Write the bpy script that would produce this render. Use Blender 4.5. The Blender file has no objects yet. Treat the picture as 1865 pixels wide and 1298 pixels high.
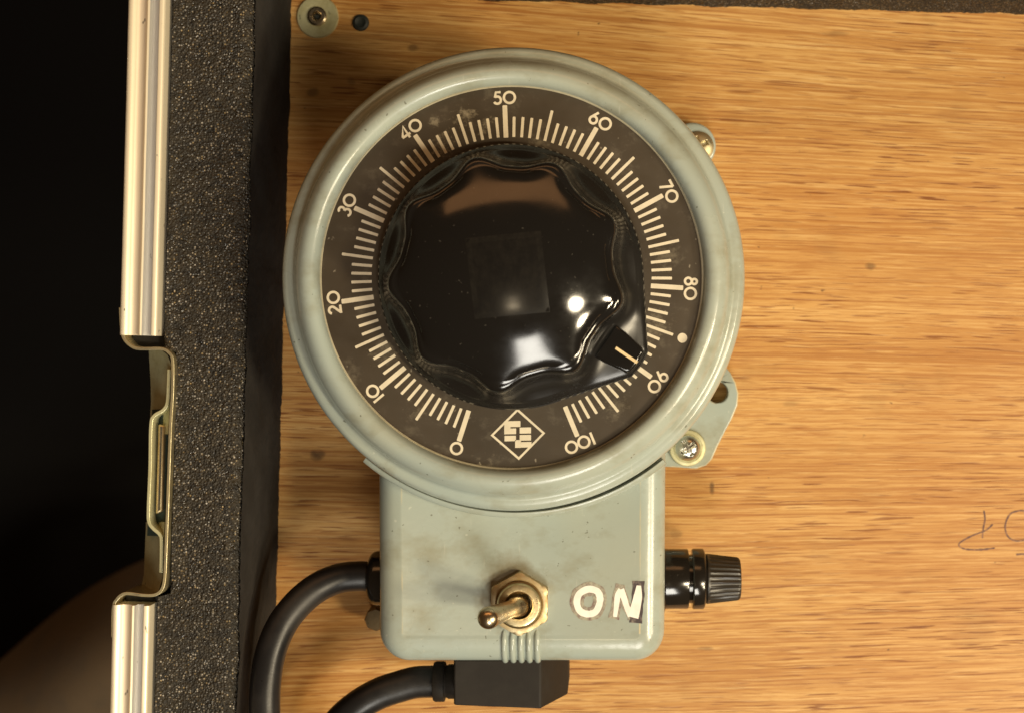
import bpy, math, random
from mathutils import Vector, Matrix, noise as mnoise
from mathutils.geometry import tessellate_polygon
random.seed(7)
PI = math.pi
S = bpy.context.scene
COL = S.collection

# ---------------------------------------------------------------- camera
D = 420.0                 # lens height above the plywood, mm
K = 0.000386              # mm per photo pixel per mm of distance
PX, PY = 1108.0, 649.0    # foot of the optical axis in the photograph
cam = bpy.data.cameras.new('camera')
cam.sensor_width = 36.0
cam.lens = 36.0 / (1865 * K)
cam.shift_x = (932.5 - PX) / 1865
cam.shift_y = 0.0
cam.clip_start = 0.01
cam.clip_end = 50
cam.dof.use_dof = True
cam.dof.focus_distance = 0.362
cam.dof.aperture_fstop = 18.0
co = bpy.data.objects.new('camera', cam)
co.location = (0, 0, D / 1000)
COL.objects.link(co)
S.camera = co

# ---------------------------------------------------------------- light
W = bpy.data.worlds.new('World')
S.world = W
W.use_nodes = True
bg = W.node_tree.nodes['Background']
bg.inputs[0].default_value = (1.0, 0.58, 0.27, 1)
bg.inputs[1].default_value = 0.07


def area(name, loc, target, sx, sy, rad, col, shape='RECTANGLE'):
    l = bpy.data.lights.new(name, 'AREA')
    l.shape = shape
    l.size, l.size_y = sx, sy
    a = sx * sy * (PI / 4 if shape in ('DISK', 'ELLIPSE') else 1)
    l.energy = rad * PI * a
    l.color = col
    o = bpy.data.objects.new(name, l)
    o.location = loc
    d = Vector(target) - Vector(loc)
    o.rotation_euler = d.to_track_quat('-Z', 'Y').to_euler()
    COL.objects.link(o)
    return o


KN = Vector((-0.024, 0.019, 0.09))
area('window_light', KN + Vector((0.26, -1.06, 1.06)), KN, 0.36, 0.56, 19.0, (1.0, 0.95, 0.84))
for lx, ly, lz in ((1.22, -0.30, 0.86), (1.00, -0.62, 0.98), (0.86, -0.36, 1.14)):
    area('room_lamp', KN + Vector((lx, ly, lz)), KN, 0.19, 0.19, 96.0, (1.0, 0.84, 0.58), 'DISK')
area('ceiling_lamp', KN + Vector((0.03, -0.44, 1.50)), KN, 0.10, 0.10, 40.0, (1.0, 0.80, 0.52), 'DISK')
area('room_glow', KN + Vector((-0.08, 1.10, 0.92)), KN, 1.8, 0.34, 1.9, (1.0, 0.46, 0.17))

V = S.view_settings
V.view_transform = 'Standard'
V.look = 'None'
V.exposure = 0.12
V.gamma = 1.0
S.render.engine = 'CYCLES'
S.cycles.use_denoising = True
S.cycles.max_bounces = 8


# ---------------------------------------------------------------- helpers
def P(px, py, z):
    s = K * (D - z)
    return Vector(((px - PX) * s, (PY - py) * s, z))


def sc(z):
    return K * (D - z)


ORG = {}


def empty(name, loc, label, cat, group=None):
    o = bpy.data.objects.new(name, None)
    o.empty_display_size = 0.02
    o.location = Vector(loc) / 1000
    COL.objects.link(o)
    o['label'] = label
    o['category'] = cat
    if group:
        o['group'] = group
    ORG[o] = Vector(loc)
    return o


def mk(name, verts, faces, mat, parent=None, smooth=35, origin=None, bevel=0, midx=None, seg=2):
    """verts in world mm -> one mesh object, in metres, under parent"""
    vs = [Vector(v) for v in verts]
    if origin is None:
        lo = [min(v[i] for v in vs) for i in range(3)]
        hi = [max(v[i] for v in vs) for i in range(3)]
        origin = Vector(((lo[0] + hi[0]) / 2, (lo[1] + hi[1]) / 2, lo[2]))
    origin = Vector(origin)
    me = bpy.data.meshes.new(name)
    me.from_pydata([tuple((v - origin) / 1000) for v in vs], [], faces)
    mats = mat if isinstance(mat, (list, tuple)) else [mat]
    for m in mats:
        me.materials.append(m)
    if midx:
        me.polygons.foreach_set('material_index', midx)
    if smooth:
        me.polygons.foreach_set('use_smooth', [True] * len(me.polygons))
        me.set_sharp_from_angle(angle=math.radians(smooth))
    me.validate()
    me.update()
    o = bpy.data.objects.new(name, me)
    COL.objects.link(o)
    base = Vector((0, 0, 0))
    if parent is not None:
        o.parent = parent
        base = ORG[parent]
    o.location = (origin - base) / 1000
    ORG[o] = origin
    if bevel:
        b = o.modifiers.new('bevel', 'BEVEL')
        b.width = bevel / 1000
        b.segments = seg
        b.limit_method = 'ANGLE'
        b.angle_limit = math.radians(40)
    return o


def lathe(profile, center, axis='z', segs=96, rfun=None, closed=False):
    """profile (r, h); r = 0 ends become poles"""
    verts, faces, rows = [], [], []
    for r, h in profile:
        if r <= 1e-6:
            rows.append([len(verts)])
            verts.append((0, 0, h))
        else:
            row = []
            for i in range(segs):
                a = 2 * PI * i / segs
                rr = rfun(a, r, h) if rfun else r
                row.append(len(verts))
                verts.append((rr * math.cos(a), rr * math.sin(a), h))
            rows.append(row)
    pairs = list(zip(rows, rows[1:]))
    if closed:
        pairs.append((rows[-1], rows[0]))
    for A, B in pairs:
        if len(A) == 1 and len(B) == 1:
            continue
        for i in range(segs):
            j = (i + 1) % segs
            if len(A) == 1:
                faces.append((A[0], B[j], B[i]))
            elif len(B) == 1:
                faces.append((A[i], A[j], B[0]))
            else:
                faces.append((A[i], A[j], B[j], B[i]))
    out = []
    for x, y, z in verts:
        if axis == 'z':
            v = (x, y, z)
        elif axis == 'x':
            v = (z, x, y)
        elif axis == '-x':
            v = (-z, -x, y)
        elif axis == '-y':
            v = (x, -z, y)
        out.append(Vector(v) + Vector(center))
    return out, faces


def prism(outer, z0, z1, holes=()):
    """polygon (x, y) in mm with holes, between z0 and z1"""
    def area2(p):
        return sum(p[i][0] * p[(i + 1) % len(p)][1] - p[(i + 1) % len(p)][0] * p[i][1] for i in range(len(p)))
    outer = list(outer)
    if area2(outer) < 0:
        outer.reverse()
    hs = []
    for h in holes:
        h = list(h)
        if area2(h) > 0:
            h.reverse()
        hs.append(h)
    loops = [outer] + hs
    flat = [p for l in loops for p in l]
    n = len(flat)
    verts = [(p[0], p[1], z0) for p in flat] + [(p[0], p[1], z1) for p in flat]
    faces = []
    if not hs:
        faces.append(tuple(range(n, 2 * n)))
        faces.append(tuple(reversed(range(n))))
    else:
        for t in tessellate_polygon([[Vector((p[0], p[1], 0)) for p in l] for l in loops]):
            a, b, c = (flat[i] for i in t)
            if (b[0] - a[0]) * (c[1] - a[1]) - (b[1] - a[1]) * (c[0] - a[0]) < 0:
                t = (t[0], t[2], t[1])
            faces.append(tuple(i + n for i in t))
            faces.append(tuple(reversed(t)))
    k = 0
    for l in loops:
        m = len(l)
        for i in range(m):
            j = (i + 1) % m
            faces.append((k + i, k + j, n + k + j, n + k + i))
        k += m
    return verts, faces


def box(x0, x1, y0, y1, z0, z1):
    return prism([(x0, y0), (x1, y0), (x1, y1), (x0, y1)], z0, z1)


def merge(*parts):
    V_, F_ = [], []
    for v, f in parts:
        k = len(V_)
        V_ += [Vector(p) for p in v]
        F_ += [tuple(i + k for i in q) for q in f]
    return V_, F_


def smooth_path(pts, n=10, closed=False):
    """Catmull-Rom"""
    pts = [Vector(p) for p in pts]
    m = len(pts)
    out = []
    rng = range(m) if closed else range(m - 1)
    for i in rng:
        p1, p2 = pts[i], pts[(i + 1) % m]
        p0 = pts[(i - 1) % m] if closed or i > 0 else p1 * 2 - p2
        p3 = pts[(i + 2) % m] if closed or i < m - 2 else p2 * 2 - p1
        for k in range(n):
            t = k / n
            out.append(0.5 * ((2 * p1) + (p2 - p0) * t + (2 * p0 - 5 * p1 + 4 * p2 - p3) * t * t + (3 * p1 - p0 - 3 * p2 + p3) * t ** 3))
    if not closed:
        out.append(pts[-1])
    return out


def tube(path, r, segs=20, cap=True):
    path = [Vector(p) for p in path]
    rs = r if isinstance(r, list) else [r] * len(path)
    verts, faces = [], []
    up = Vector((0, 0, 1))
    t0 = (path[1] - path[0]).normalized()
    if abs(t0.dot(up)) > 0.95:
        up = Vector((0, 1, 0))
    nrm = (up - t0 * up.dot(t0)).normalized()
    for i, p in enumerate(path):
        a = path[max(0, i - 1)]
        b = path[min(len(path) - 1, i + 1)]
        t = (b - a).normalized()
        nrm = (nrm - t * nrm.dot(t)).normalized()
        bi = t.cross(nrm)
        for k in range(segs):
            ang = 2 * PI * k / segs
            verts.append(p + (nrm * math.cos(ang) + bi * math.sin(ang)) * rs[i])
    for i in range(len(path) - 1):
        for k in range(segs):
            j = (k + 1) % segs
            faces.append((i * segs + k, i * segs + j, (i + 1) * segs + j, (i + 1) * segs + k))
    if cap:
        faces.append(tuple(reversed(range(segs))))
        n = (len(path) - 1) * segs
        faces.append(tuple(range(n, n + segs)))
    return verts, faces


def stroke(pts, w, z0, z1, closed=False):
    """flat ribbon of width w along 2-D points; w may be a list"""
    pts = [Vector((p[0], p[1])) for p in pts]
    n = len(pts)
    ws = w if isinstance(w, list) else [w] * n
    L, R = [], []
    for i in range(n):
        if closed:
            a, b = pts[i - 1], pts[(i + 1) % n]
        else:
            a, b = pts[max(0, i - 1)], pts[min(n - 1, i + 1)]
        d = b - a
        d = d.normalized() if d.length > 1e-9 else Vector((1, 0))
        nn = Vector((-d.y, d.x))
        L.append(pts[i] + nn * ws[i] / 2)
        R.append(pts[i] - nn * ws[i] / 2)
    verts = [(p.x, p.y, z1) for p in L] + [(p.x, p.y, z1) for p in R] + [(p.x, p.y, z0) for p in L] + [(p.x, p.y, z0) for p in R]
    faces = []
    for i in range(n if closed else n - 1):
        j = (i + 1) % n
        faces += [(i, n + i, n + j, j), (i, j, 2 * n + j, 2 * n + i), (n + j, n + i, 3 * n + i, 3 * n + j)]
    if not closed:
        faces += [(0, 2 * n, 3 * n, n), (n - 1, 2 * n - 1, 4 * n - 1, 3 * n - 1)]
    return verts, faces


def circ(cx, cy, r, n=32, a0=0.0, a1=2 * PI, full=True):
    m = n if full else n + 1
    return [(cx + r * math.cos(a0 + (a1 - a0) * i / n), cy + r * math.sin(a0 + (a1 - a0) * i / n)) for i in range(m)]


# ---------------------------------------------------------------- materials
class M:
    def __init__(s, name, col=(0.5, 0.5, 0.5), rough=0.5, metal=0.0, spec=0.5):
        s.m = bpy.data.materials.new(name)
        s.m.use_nodes = True
        s.t = s.m.node_tree
        s.b = s.t.nodes['Principled BSDF']
        s.b.inputs['Base Color'].default_value = (*col, 1)
        s.b.inputs['Roughness'].default_value = rough
        s.b.inputs['Metallic'].default_value = metal
        s.b.inputs['Specular IOR Level'].default_value = spec
        s.co = s.t.nodes.new('ShaderNodeTexCoord').outputs['Object']

    def link(s, a, b):
        if isinstance(a, (int, float)):
            b.default_value = a
        elif isinstance(a, tuple):
            b.default_value = (*a, 1) if len(a) == 3 and len(b.default_value) == 4 else a
        else:
            s.t.links.new(a, b)

    def noise(s, scale=(1, 1, 1), nscale=1.0, detail=3, rough=0.55, vec=None, dist=0.0):
        """scale in cycles per metre along each axis"""
        mp = s.t.nodes.new('ShaderNodeMapping')
        mp.inputs['Scale'].default_value = scale
        s.link(vec or s.co, mp.inputs['Vector'])
        n = s.t.nodes.new('ShaderNodeTexNoise')
        n.inputs['Scale'].default_value = nscale
        n.inputs['Detail'].default_value = detail
        n.inputs['Roughness'].default_value = rough
        n.inputs['Distortion'].default_value = dist
        s.link(mp.outputs[0], n.inputs['Vector'])
        return n.outputs['Fac']

    def voro(s, scale, feature='F1', out='Distance', vec=None):
        n = s.t.nodes.new('ShaderNodeTexVoronoi')
        n.feature = feature
        n.inputs['Scale'].default_value = scale
        s.link(vec or s.co, n.inputs['Vector'])
        return n.outputs[out]

    def ramp(s, fac, stops, interp='LINEAR'):
        n = s.t.nodes.new('ShaderNodeValToRGB')
        n.color_ramp.interpolation = interp
        e = n.color_ramp.elements
        while len(e) < len(stops):
            e.new(0.5)
        for i, (p, c) in enumerate(stops):
            e[i].position = p
            c = (c, c, c) if isinstance(c, (int, float)) else c
            e[i].color = (*c, 1)
        s.link(fac, n.inputs[0])
        return n.outputs[0]

    def mix(s, fac, a, b, mode='MIX'):
        n = s.t.nodes.new('ShaderNodeMix')
        n.data_type = 'RGBA'
        n.blend_type = mode
        s.link(fac, n.inputs[0])
        s.link(a, n.inputs[6])
        s.link(b, n.inputs[7])
        return n.outputs[2]

    def math(s, op, a, b=0.0, c=0.0):
        n = s.t.nodes.new('ShaderNodeMath')
        n.operation = op
        s.link(a, n.inputs[0])
        s.link(b, n.inputs[1])
        s.link(c, n.inputs[2])
        return n.outputs[0]

    def sep(s, vec):
        n = s.t.nodes.new('ShaderNodeSeparateXYZ')
        s.link(vec, n.inputs[0])
        return n.outputs

    def comb(s, x, y, z):
        n = s.t.nodes.new('ShaderNodeCombineXYZ')
        s.link(x, n.inputs[0])
        s.link(y, n.inputs[1])
        s.link(z, n.inputs[2])
        return n.outputs[0]

    def bump(s, h, strength=0.3, dist=0.0002):
        n = s.t.nodes.new('ShaderNodeBump')
        n.inputs['Strength'].default_value = strength
        n.inputs['Distance'].default_value = dist
        s.link(h, n.inputs['Height'])
        s.link(n.outputs[0], s.b.inputs['Normal'])

    def set(s, name, v):
        s.link(v, s.b.inputs[name])


def mat_wood():
    m = M('plywood', rough=0.42, spec=0.35)
    x, y, z = m.sep(m.co)
    warp = m.noise((3.0, 6.0, 1), detail=2)
    mr = m.t.nodes.new('ShaderNodeMapRange')
    m.link(y, mr.inputs[0])
    for k_, v_ in ((1, -0.10), (2, 0.10), (3, -0.03), (4, 0.075)):
        mr.inputs[k_].default_value = v_
    yy = m.math('ADD', y, m.math('MULTIPLY', x, mr.outputs[0]))
    yy = m.math('ADD', yy, m.math('MULTIPLY', warp, 0.009))
    wob = m.noise((45, 60, 1), detail=2)
    yy = m.math('ADD', yy, m.math('MULTIPLY', wob, 0.0006))
    v = m.comb(x, yy, 0.0)
    v2 = m.comb(m.math('ADD', x, 0.37), yy, 0.3)
    v3 = m.comb(m.math('ADD', x, 1.9), yy, 0.7)
    broad = m.noise((6, 30, 1), detail=3, vec=v)
    band = m.noise((3, 170, 1), detail=5, rough=0.70, vec=v2)
    lines = m.noise((4, 1000, 1), detail=4, rough=0.65, vec=v3)
    streak = m.noise((42, 1700, 1), detail=3, rough=0.6, vec=v)
    fine = m.noise((110, 2600, 1), detail=2, rough=0.6, vec=v3)
    pore = m.noise((80, 1900, 1), detail=1, rough=0.5, vec=v2)
    dens = m.noise((11, 45, 1), detail=3, vec=v3)
    c = m.ramp(broad, [(0.28, (0.46, 0.225, 0.058)), (0.5, (0.53, 0.285, 0.085)), (0.72, (0.58, 0.335, 0.110))])
    c = m.mix(m.ramp(band, [(0.36, 0.60), (0.50, 0.0)]), c, (0.40, 0.175, 0.038))
    c = m.mix(m.ramp(band, [(0.52, 0.0), (0.66, 0.60)]), c, (0.66, 0.41, 0.150))
    c = m.mix(m.ramp(lines, [(0.38, 0.85), (0.47, 0.0)]), c, (0.36, 0.155, 0.038))
    c = m.mix(m.ramp(lines, [(0.54, 0.0), (0.64, 0.50)]), c, (0.69, 0.45, 0.18))
    c = m.mix(m.ramp(streak, [(0.35, 0.70), (0.45, 0.0)]), c, (0.36, 0.150, 0.038))
    c = m.mix(m.ramp(streak, [(0.56, 0.0), (0.66, 0.65)]), c, (0.70, 0.46, 0.19))
    c = m.mix(m.ramp(fine, [(0.37, 0.70), (0.47, 0.0)]), c, (0.38, 0.165, 0.040))
    pm = m.math('MULTIPLY', m.ramp(pore, [(0.61, 0.0), (0.67, 1.0)]), m.ramp(dens, [(0.36, 0.25), (0.58, 1.0)]))
    c = m.mix(pm, c, (0.21, 0.072, 0.015))
    c = m.mix(m.ramp(m.noise((14, 20, 1), detail=3), [(0.45, 0.0), (0.75, 0.35)]), c, (0.38, 0.15, 0.028))
    # grime and small knots at their own places
    grime = m.noise((35, 45, 1), detail=4, rough=0.6)
    c = m.mix(m.ramp(grime, [(0.58, 0.0), (0.80, 0.35)]), c, (0.20, 0.10, 0.03))
    speck = m.noise((260, 320, 1), detail=2)
    c = m.mix(m.ramp(speck, [(0.735, 0.0), (0.77, 0.7)]), c, (0.09, 0.045, 0.018))
    for px, py, rx, ry, a in ((1585, 486, 11, 8, .55), (578, 828, 16, 12, .8), (1297, 888, 6, 14, .75), (570, 168, 14, 9, .5), (752, 88, 14, 8, .55),
                              (1285, 1180, 18, 5, .45), (1230, 970, 14, 10, .3), (1440, 735, 20, 6, .25), (1520, 62, 26, 7, .35), (640, 150, 10, 10, .4)):
        q = P(px, py, 0) / 1000
        dx = m.math('DIVIDE', m.math('SUBTRACT', x, q.x), rx * sc(0) / 1000)
        dy = m.math('DIVIDE', m.math('SUBTRACT', y, q.y), ry * sc(0) / 1000)
        d = m.math('ADD', m.math('MULTIPLY', dx, dx), m.math('MULTIPLY', dy, dy))
        d = m.math('ADD', d, m.math('MULTIPLY', m.math('SUBTRACT', speck, 0.5), 1.8))
        c = m.mix(m.ramp(d, [(0.15, a), (1.0, 0.0)]), c, (0.07, 0.035, 0.015))
    m.set('Base Color', c)
    m.set('Roughness', m.ramp(streak, [(0.3, 0.55), (0.7, 0.36)]))
    h = m.math('ADD', m.math('MULTIPLY', streak, 0.5), m.math('SUBTRACT', m.math('MULTIPLY', fine, 0.5), m.math('MULTIPLY', pm, 0.6)))
    m.bump(h, 0.35, 0.00025)
    return m.m


def mat_paint(name, worn=False, dark_patch=()):
    base = (0.325, 0.378, 0.345)
    m = M(name, base, 0.34, spec=0.5)
    blot = m.noise((22, 22, 22), detail=3)
    fine = m.noise((900, 900, 900), detail=2)
    c = m.mix(m.ramp(blot, [(0.35, 0.0), (0.70, 0.55)]), base, (0.38, 0.385, 0.29))
    c = m.mix(m.ramp(m.noise((60, 90, 60), detail=4, rough=0.65), [(0.50, 0.0), (0.74, 0.60)]), c, (0.21, 0.19, 0.11))
    scr = m.noise((900, 90, 300), detail=2)
    c = m.mix(m.ramp(scr, [(0.70, 0.0), (0.76, 0.35)]), c, (0.46, 0.47, 0.40))
    c = m.mix(m.ramp(m.noise((800, 800, 800), detail=1), [(0.75, 0.0), (0.79, 0.6)]), c, (0.07, 0.06, 0.035))
    c = m.mix(m.ramp(m.noise((600, 600, 601), detail=1), [(0.775, 0.0), (0.80, 0.5)]), c, (0.52, 0.54, 0.46))
    if dark_patch:
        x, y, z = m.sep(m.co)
        for sx, sy, sr in dark_patch:
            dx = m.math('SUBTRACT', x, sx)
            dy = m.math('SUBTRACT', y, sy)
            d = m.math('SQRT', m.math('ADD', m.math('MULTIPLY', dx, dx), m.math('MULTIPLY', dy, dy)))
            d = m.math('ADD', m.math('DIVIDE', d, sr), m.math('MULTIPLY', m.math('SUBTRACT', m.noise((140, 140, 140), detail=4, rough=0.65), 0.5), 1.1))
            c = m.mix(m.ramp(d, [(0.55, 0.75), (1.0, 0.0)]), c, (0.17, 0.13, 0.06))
    if worn:
        c = m.mix(m.ramp(m.noise((160, 55, 160), detail=3), [(0.42, 0.0), (0.60, 1.0)]), c, (0.55, 0.47, 0.28))
    m.set('Base Color', c)
    m.set('Roughness', m.ramp(m.noise((70, 70, 70), detail=4), [(0.3, 0.16), (0.7, 0.31)]))
    m.bump(m.math('ADD', m.noise((260, 260, 260), detail=2), m.math('MULTIPLY', fine, 0.35)), 0.14, 0.00025)
    return m.m


def mat_dial():
    m = M('dial_face', rough=0.42, spec=0.4)
    c = m.ramp(m.noise((30, 30, 30), detail=4, rough=0.6), [(0.3, (0.040, 0.030, 0.019)), (0.7, (0.066, 0.051, 0.034))])
    sm = m.noise((130, 150, 100), detail=5, rough=0.7)
    c = m.mix(m.ramp(sm, [(0.56, 0.0), (0.78, 0.38)]), c, (0.22, 0.185, 0.125))
    c = m.mix(m.ramp(m.noise((700, 500, 500), detail=2), [(0.72, 0.0), (0.78, 0.5)]), c, (0.40, 0.35, 0.26))
    x, y, z = m.sep(m.co)
    hf = m.noise((420, 520, 400), detail=4, rough=0.75)
    for px, py, rr, al in ((848, 214, 26, .8), (884, 232, 20, .8), (806, 268, 24, .7), (795, 222, 14, .6), (760, 300, 20, .4), (720, 330, 26, .25), (980, 262, 22, .3), (760, 745, 30, .25),
                           (1195, 590, 34, .45), (1215, 470, 30, .25), (700, 640, 26, .25), (1120, 740, 34, .25), (640, 690, 24, .2), (880, 850, 26, .35)):
        q = (P(px, py, 70) - Vector((-23.8, 19.45, 0))) / 1000
        dx = m.math('SUBTRACT', x, q.x)
        dy = m.math('SUBTRACT', y, q.y)
        d = m.math('DIVIDE', m.math('SQRT', m.math('ADD', m.math('MULTIPLY', dx, dx), m.math('MULTIPLY', dy, dy))), rr * 0.000135)
        d = m.math('ADD', d, m.math('MULTIPLY', m.math('SUBTRACT', hf, 0.44), 5.0))
        c = m.mix(m.ramp(d, [(0.0, al), (1.0, 0.0)]), c, (0.30, 0.255, 0.175))
    m.set('Base Color', c)
    m.set('Roughness', m.ramp(sm, [(0.3, 0.34), (0.7, 0.52)]))
    m.bump(m.noise((900, 900, 900), detail=2), 0.08, 0.0001)
    return m.m


def mat_print(name, col):
    m = M(name, col, 0.55, spec=0.3)
    c = m.mix(m.ramp(m.noise((300, 300, 300), detail=4), [(0.40, 0.0), (0.75, 0.45)]), col, tuple(k * 0.62 for k in col))
    m.set('Base Color', c)
    return m.m


def mat_bakelite(name, rough=0.07, col=(0.008, 0.0075, 0.007)):
    m = M(name, col, rough, spec=0.6)
    sm = m.noise((55, 70, 60), detail=5, rough=0.65)
    m.set('Roughness', m.ramp(sm, [(0.35, rough), (0.75, rough + 0.14)]))
    dust = m.noise((1100, 1100, 1100), detail=1)
    m.set('Base Color', m.mix(m.ramp(dust, [(0.74, 0.0), (0.79, 0.35)]), col, (0.12, 0.11, 0.09)))
    m.bump(m.noise((45, 45, 45), detail=2), 0.05, 0.0004)
    return m.m


def mat_metal(name, col, rough, tarn=None, scale=120, stretch=(1, 1, 1), metal=1.0):
    m = M(name, col, rough, metal)
    n = m.noise(tuple(scale * k for k in stretch), detail=5, rough=0.65)
    cc = m.mix(m.ramp(n, [(0.42, 0.0), (0.70, 0.85)]), col, tarn or tuple(k * 0.5 for k in col))
    nick = m.noise((520, 260, 520), detail=2, rough=0.6)
    cc = m.mix(m.ramp(nick, [(0.70, 0.0), (0.75, 0.85)]), cc, tuple(k * 0.18 for k in col))
    m.set('Base Color', cc)
    m.set('Roughness', m.ramp(n, [(0.3, rough * 0.8), (0.75, min(1, rough * 1.6))]))
    m.bump(m.noise(tuple(scale * 5 * k for k in stretch), detail=2), 0.12, 0.0002)
    return m.m


def mat_foam():
    m = M('foam', rough=0.5, spec=0.5)
    cell = m.voro(1650)
    cellc = m.voro(1650, out='Color')
    r, g, b = m.sep(cellc)
    n = m.noise((420, 420, 420), detail=3)
    c = m.ramp(n, [(0.3, (0.006, 0.0048, 0.003)), (0.7, (0.034, 0.026, 0.0145))])
    # glints of single open cells, painted as pale base colour
    sk = m.math('MULTIPLY', m.ramp(r, [(0.66, 0.0), (0.92, 1.0)]), m.ramp(cell, [(0.12, 1.0), (0.52, 0.0)]))
    tint = m.ramp(g, [(0.0, (0.60, 0.46, 0.24)), (0.45, (0.75, 0.72, 0.66)), (0.9, (0.50, 0.36, 0.16))])
    c = m.mix(m.math('MULTIPLY', sk, m.ramp(b, [(0.0, 0.25), (1.0, 1.0)])), c, tint)
    lowv = m.noise((30, 24, 30), detail=4, rough=0.6)
    c = m.mix(m.ramp(lowv, [(0.42, 0.0), (0.72, 0.45)]), c, (0.009, 0.0075, 0.005))
    m.set('Base Color', c)
    m.set('Roughness', m.ramp(b, [(0.0, 0.22), (0.35, 0.75)]))
    m.bump(m.math('ADD', cell, m.math('MULTIPLY', n, 0.8)), 0.8, 0.0006)
    return m.m


def mat_rubber(name, col=(0.016, 0.0155, 0.016), rough=0.5):
    m = M(name, col, rough, spec=0.4)
    n = m.noise((60, 60, 60), detail=5, rough=0.65)
    m.set('Base Color', m.mix(m.ramp(n, [(0.45, 0.0), (0.8, 0.5)]), col, (0.045, 0.040, 0.034)))
    m.set('Roughness', m.ramp(n, [(0.3, rough - 0.08), (0.7, rough + 0.15)]))
    m.bump(m.noise((1400, 1400, 1400), detail=2), 0.12, 0.00015)
    return m.m


def mat_ink(name, ink, paint, lo=0.36, hi=0.60):
    m = M(name, ink, 0.5)
    n = m.noise((520, 420, 400), detail=4, rough=0.7)
    m.set('Base Color', m.mix(m.ramp(n, [(lo, 0.0), (hi, 1.0)]), paint, ink))
    return m.m


WOOD = mat_wood()
PAINT = mat_paint('grey_green_enamel')
WORN = mat_paint('worn_enamel_edge', True)
DIAL = mat_dial()
CREAM = mat_print('cream_print', (0.70, 0.62, 0.46))
WHITE = mat_print('white_paint', (0.86, 0.83, 0.76))
KNOB = mat_bakelite('black_bakelite')
GRIP = mat_bakelite('dulled_bakelite', 0.22, (0.010, 0.009, 0.008))
FUSEM = mat_bakelite('black_phenolic', 0.10, (0.011, 0.009, 0.007))
CAPM = mat_bakelite('dull_phenolic', 0.34, (0.022, 0.018, 0.013))
ALU = mat_metal('aluminium', (0.84, 0.76, 0.58), 0.36, (0.72, 0.60, 0.42), 90, (1, 0.05, 1), 0.4)
ALU_TAN = mat_metal('stained_aluminium', (0.78, 0.68, 0.52), 0.42, (0.66, 0.53, 0.38), 90, (1, 0.08, 1), 0.4)
ALU_GREY = mat_metal('grey_aluminium', (0.66, 0.65, 0.62), 0.36, (0.5, 0.47, 0.42), 90, (1, 0.05, 1), 0.5)
ZINC = mat_metal('dull_zinc', (0.62, 0.55, 0.36), 0.42, (0.36, 0.29, 0.14), 160)
BRIGHT = mat_metal('bright_screw_steel', (0.80, 0.80, 0.74), 0.20, (0.42, 0.42, 0.36), 260)
PASSIV = mat_metal('yellow_zinc', (0.60, 0.58, 0.36), 0.38, (0.40, 0.36, 0.18), 200, metal=0.45)
BRASS = mat_metal('brass', (0.62, 0.51, 0.31), 0.42, (0.40, 0.27, 0.11), 240)
NICKEL = mat_metal('worn_nickel', (0.58, 0.48, 0.33), 0.24, (0.34, 0.26, 0.15), 180)
DARKM = M('dark_metal', (0.02, 0.025, 0.022), 0.6).m
TEAL = M('teal_paint', (0.022, 0.038, 0.033), 0.55).m
FOAM = mat_foam()
FOAM_SHADE = mat_rubber('foam_shade', (0.011, 0.008, 0.005), 0.95)  # darker foam copy: shade of the left wall's inner face put into colour
RUBBER = mat_rubber('black_cable_rubber', (0.012, 0.0115, 0.012), 0.34)
PLUGM = mat_rubber('black_moulded_plastic', (0.015, 0.0115, 0.0085), 0.62)
PLUGM.node_tree.nodes['Principled BSDF'].inputs['Specular IOR Level'].default_value = 0.25
ABS = mat_rubber('black_case_shell', (0.008, 0.008, 0.008), 0.6)
INK = mat_ink('purple_marker', (0.15, 0.085, 0.08), (0.34, 0.33, 0.25), 0.40, 0.66)
INKD = mat_ink('dark_marker', (0.045, 0.03, 0.032), (0.22, 0.18, 0.15), 0.28, 0.50)
PENCIL = mat_ink('brown_pen', (0.10, 0.038, 0.026), (0.32, 0.15, 0.06), 0.32, 0.52)
FLOORM = M('dark_floor', (0.004, 0.0038, 0.0038), 0.9, spec=0.1).m
CLOTHM = mat_rubber('brown_cloth', (0.085, 0.058, 0.032), 0.9)
RESID = mat_ink('label_residue', (0.014, 0.0125, 0.0105), (0.008, 0.0075, 0.007), 0.40, 0.80)
RESEDGE = mat_ink('label_residue_edge', (0.016, 0.0145, 0.012), (0.008, 0.0075, 0.007), 0.30, 0.75)
for _m in (RESID, RESEDGE):
    _m.node_tree.nodes['Principled BSDF'].inputs['Roughness'].default_value = 0.20

# ---------------------------------------------------------------- setting
fl = mk('floor', [(-1500, -1500, -640), (1500, -1500, -640), (1500, 1500, -640), (-1500, 1500, -640)], [(0, 1, 2, 3)], FLOORM)
fl['kind'] = 'structure'
fl['label'] = 'dark unlit floor far below the case'

# ---------------------------------------------------------------- the case
ROT = math.radians(-1.5)
PIV = Vector((-94.6, 60.0, 0))
Rm = Matrix.Rotation(ROT, 3, 'Z')


def C(v):
    """case frame (x' from the foam's inner face, y', z) -> world mm"""
    return PIV + Rm @ Vector(v)


def CI(v):
    return Rm.inverted() @ (Vector(v) - PIV)


case = empty('equipment_case', C((60, -60, -8)), 'black foam-lined equipment case with aluminium rim and plywood base', 'case')
TOPY = CI(P(1300, 12, 0)).y          # inner foot of the far foam wall, case frame
LEN = 250.0


def cbox(x0, x1, y0, y1, z0, z1):
    v, f = box(x0, x1, y0, y1, z0, z1)
    return [C(p) for p in v], f


v, f = cbox(-21, 300, TOPY - LEN, TOPY + 19, -9, 0)
board = mk('base_board', v, f, WOOD, case, origin=(0, 0, 0))
v, f = cbox(-31.0, -22.4, TOPY - LEN - 3, TOPY + 30, -12, 41.0)
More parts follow.
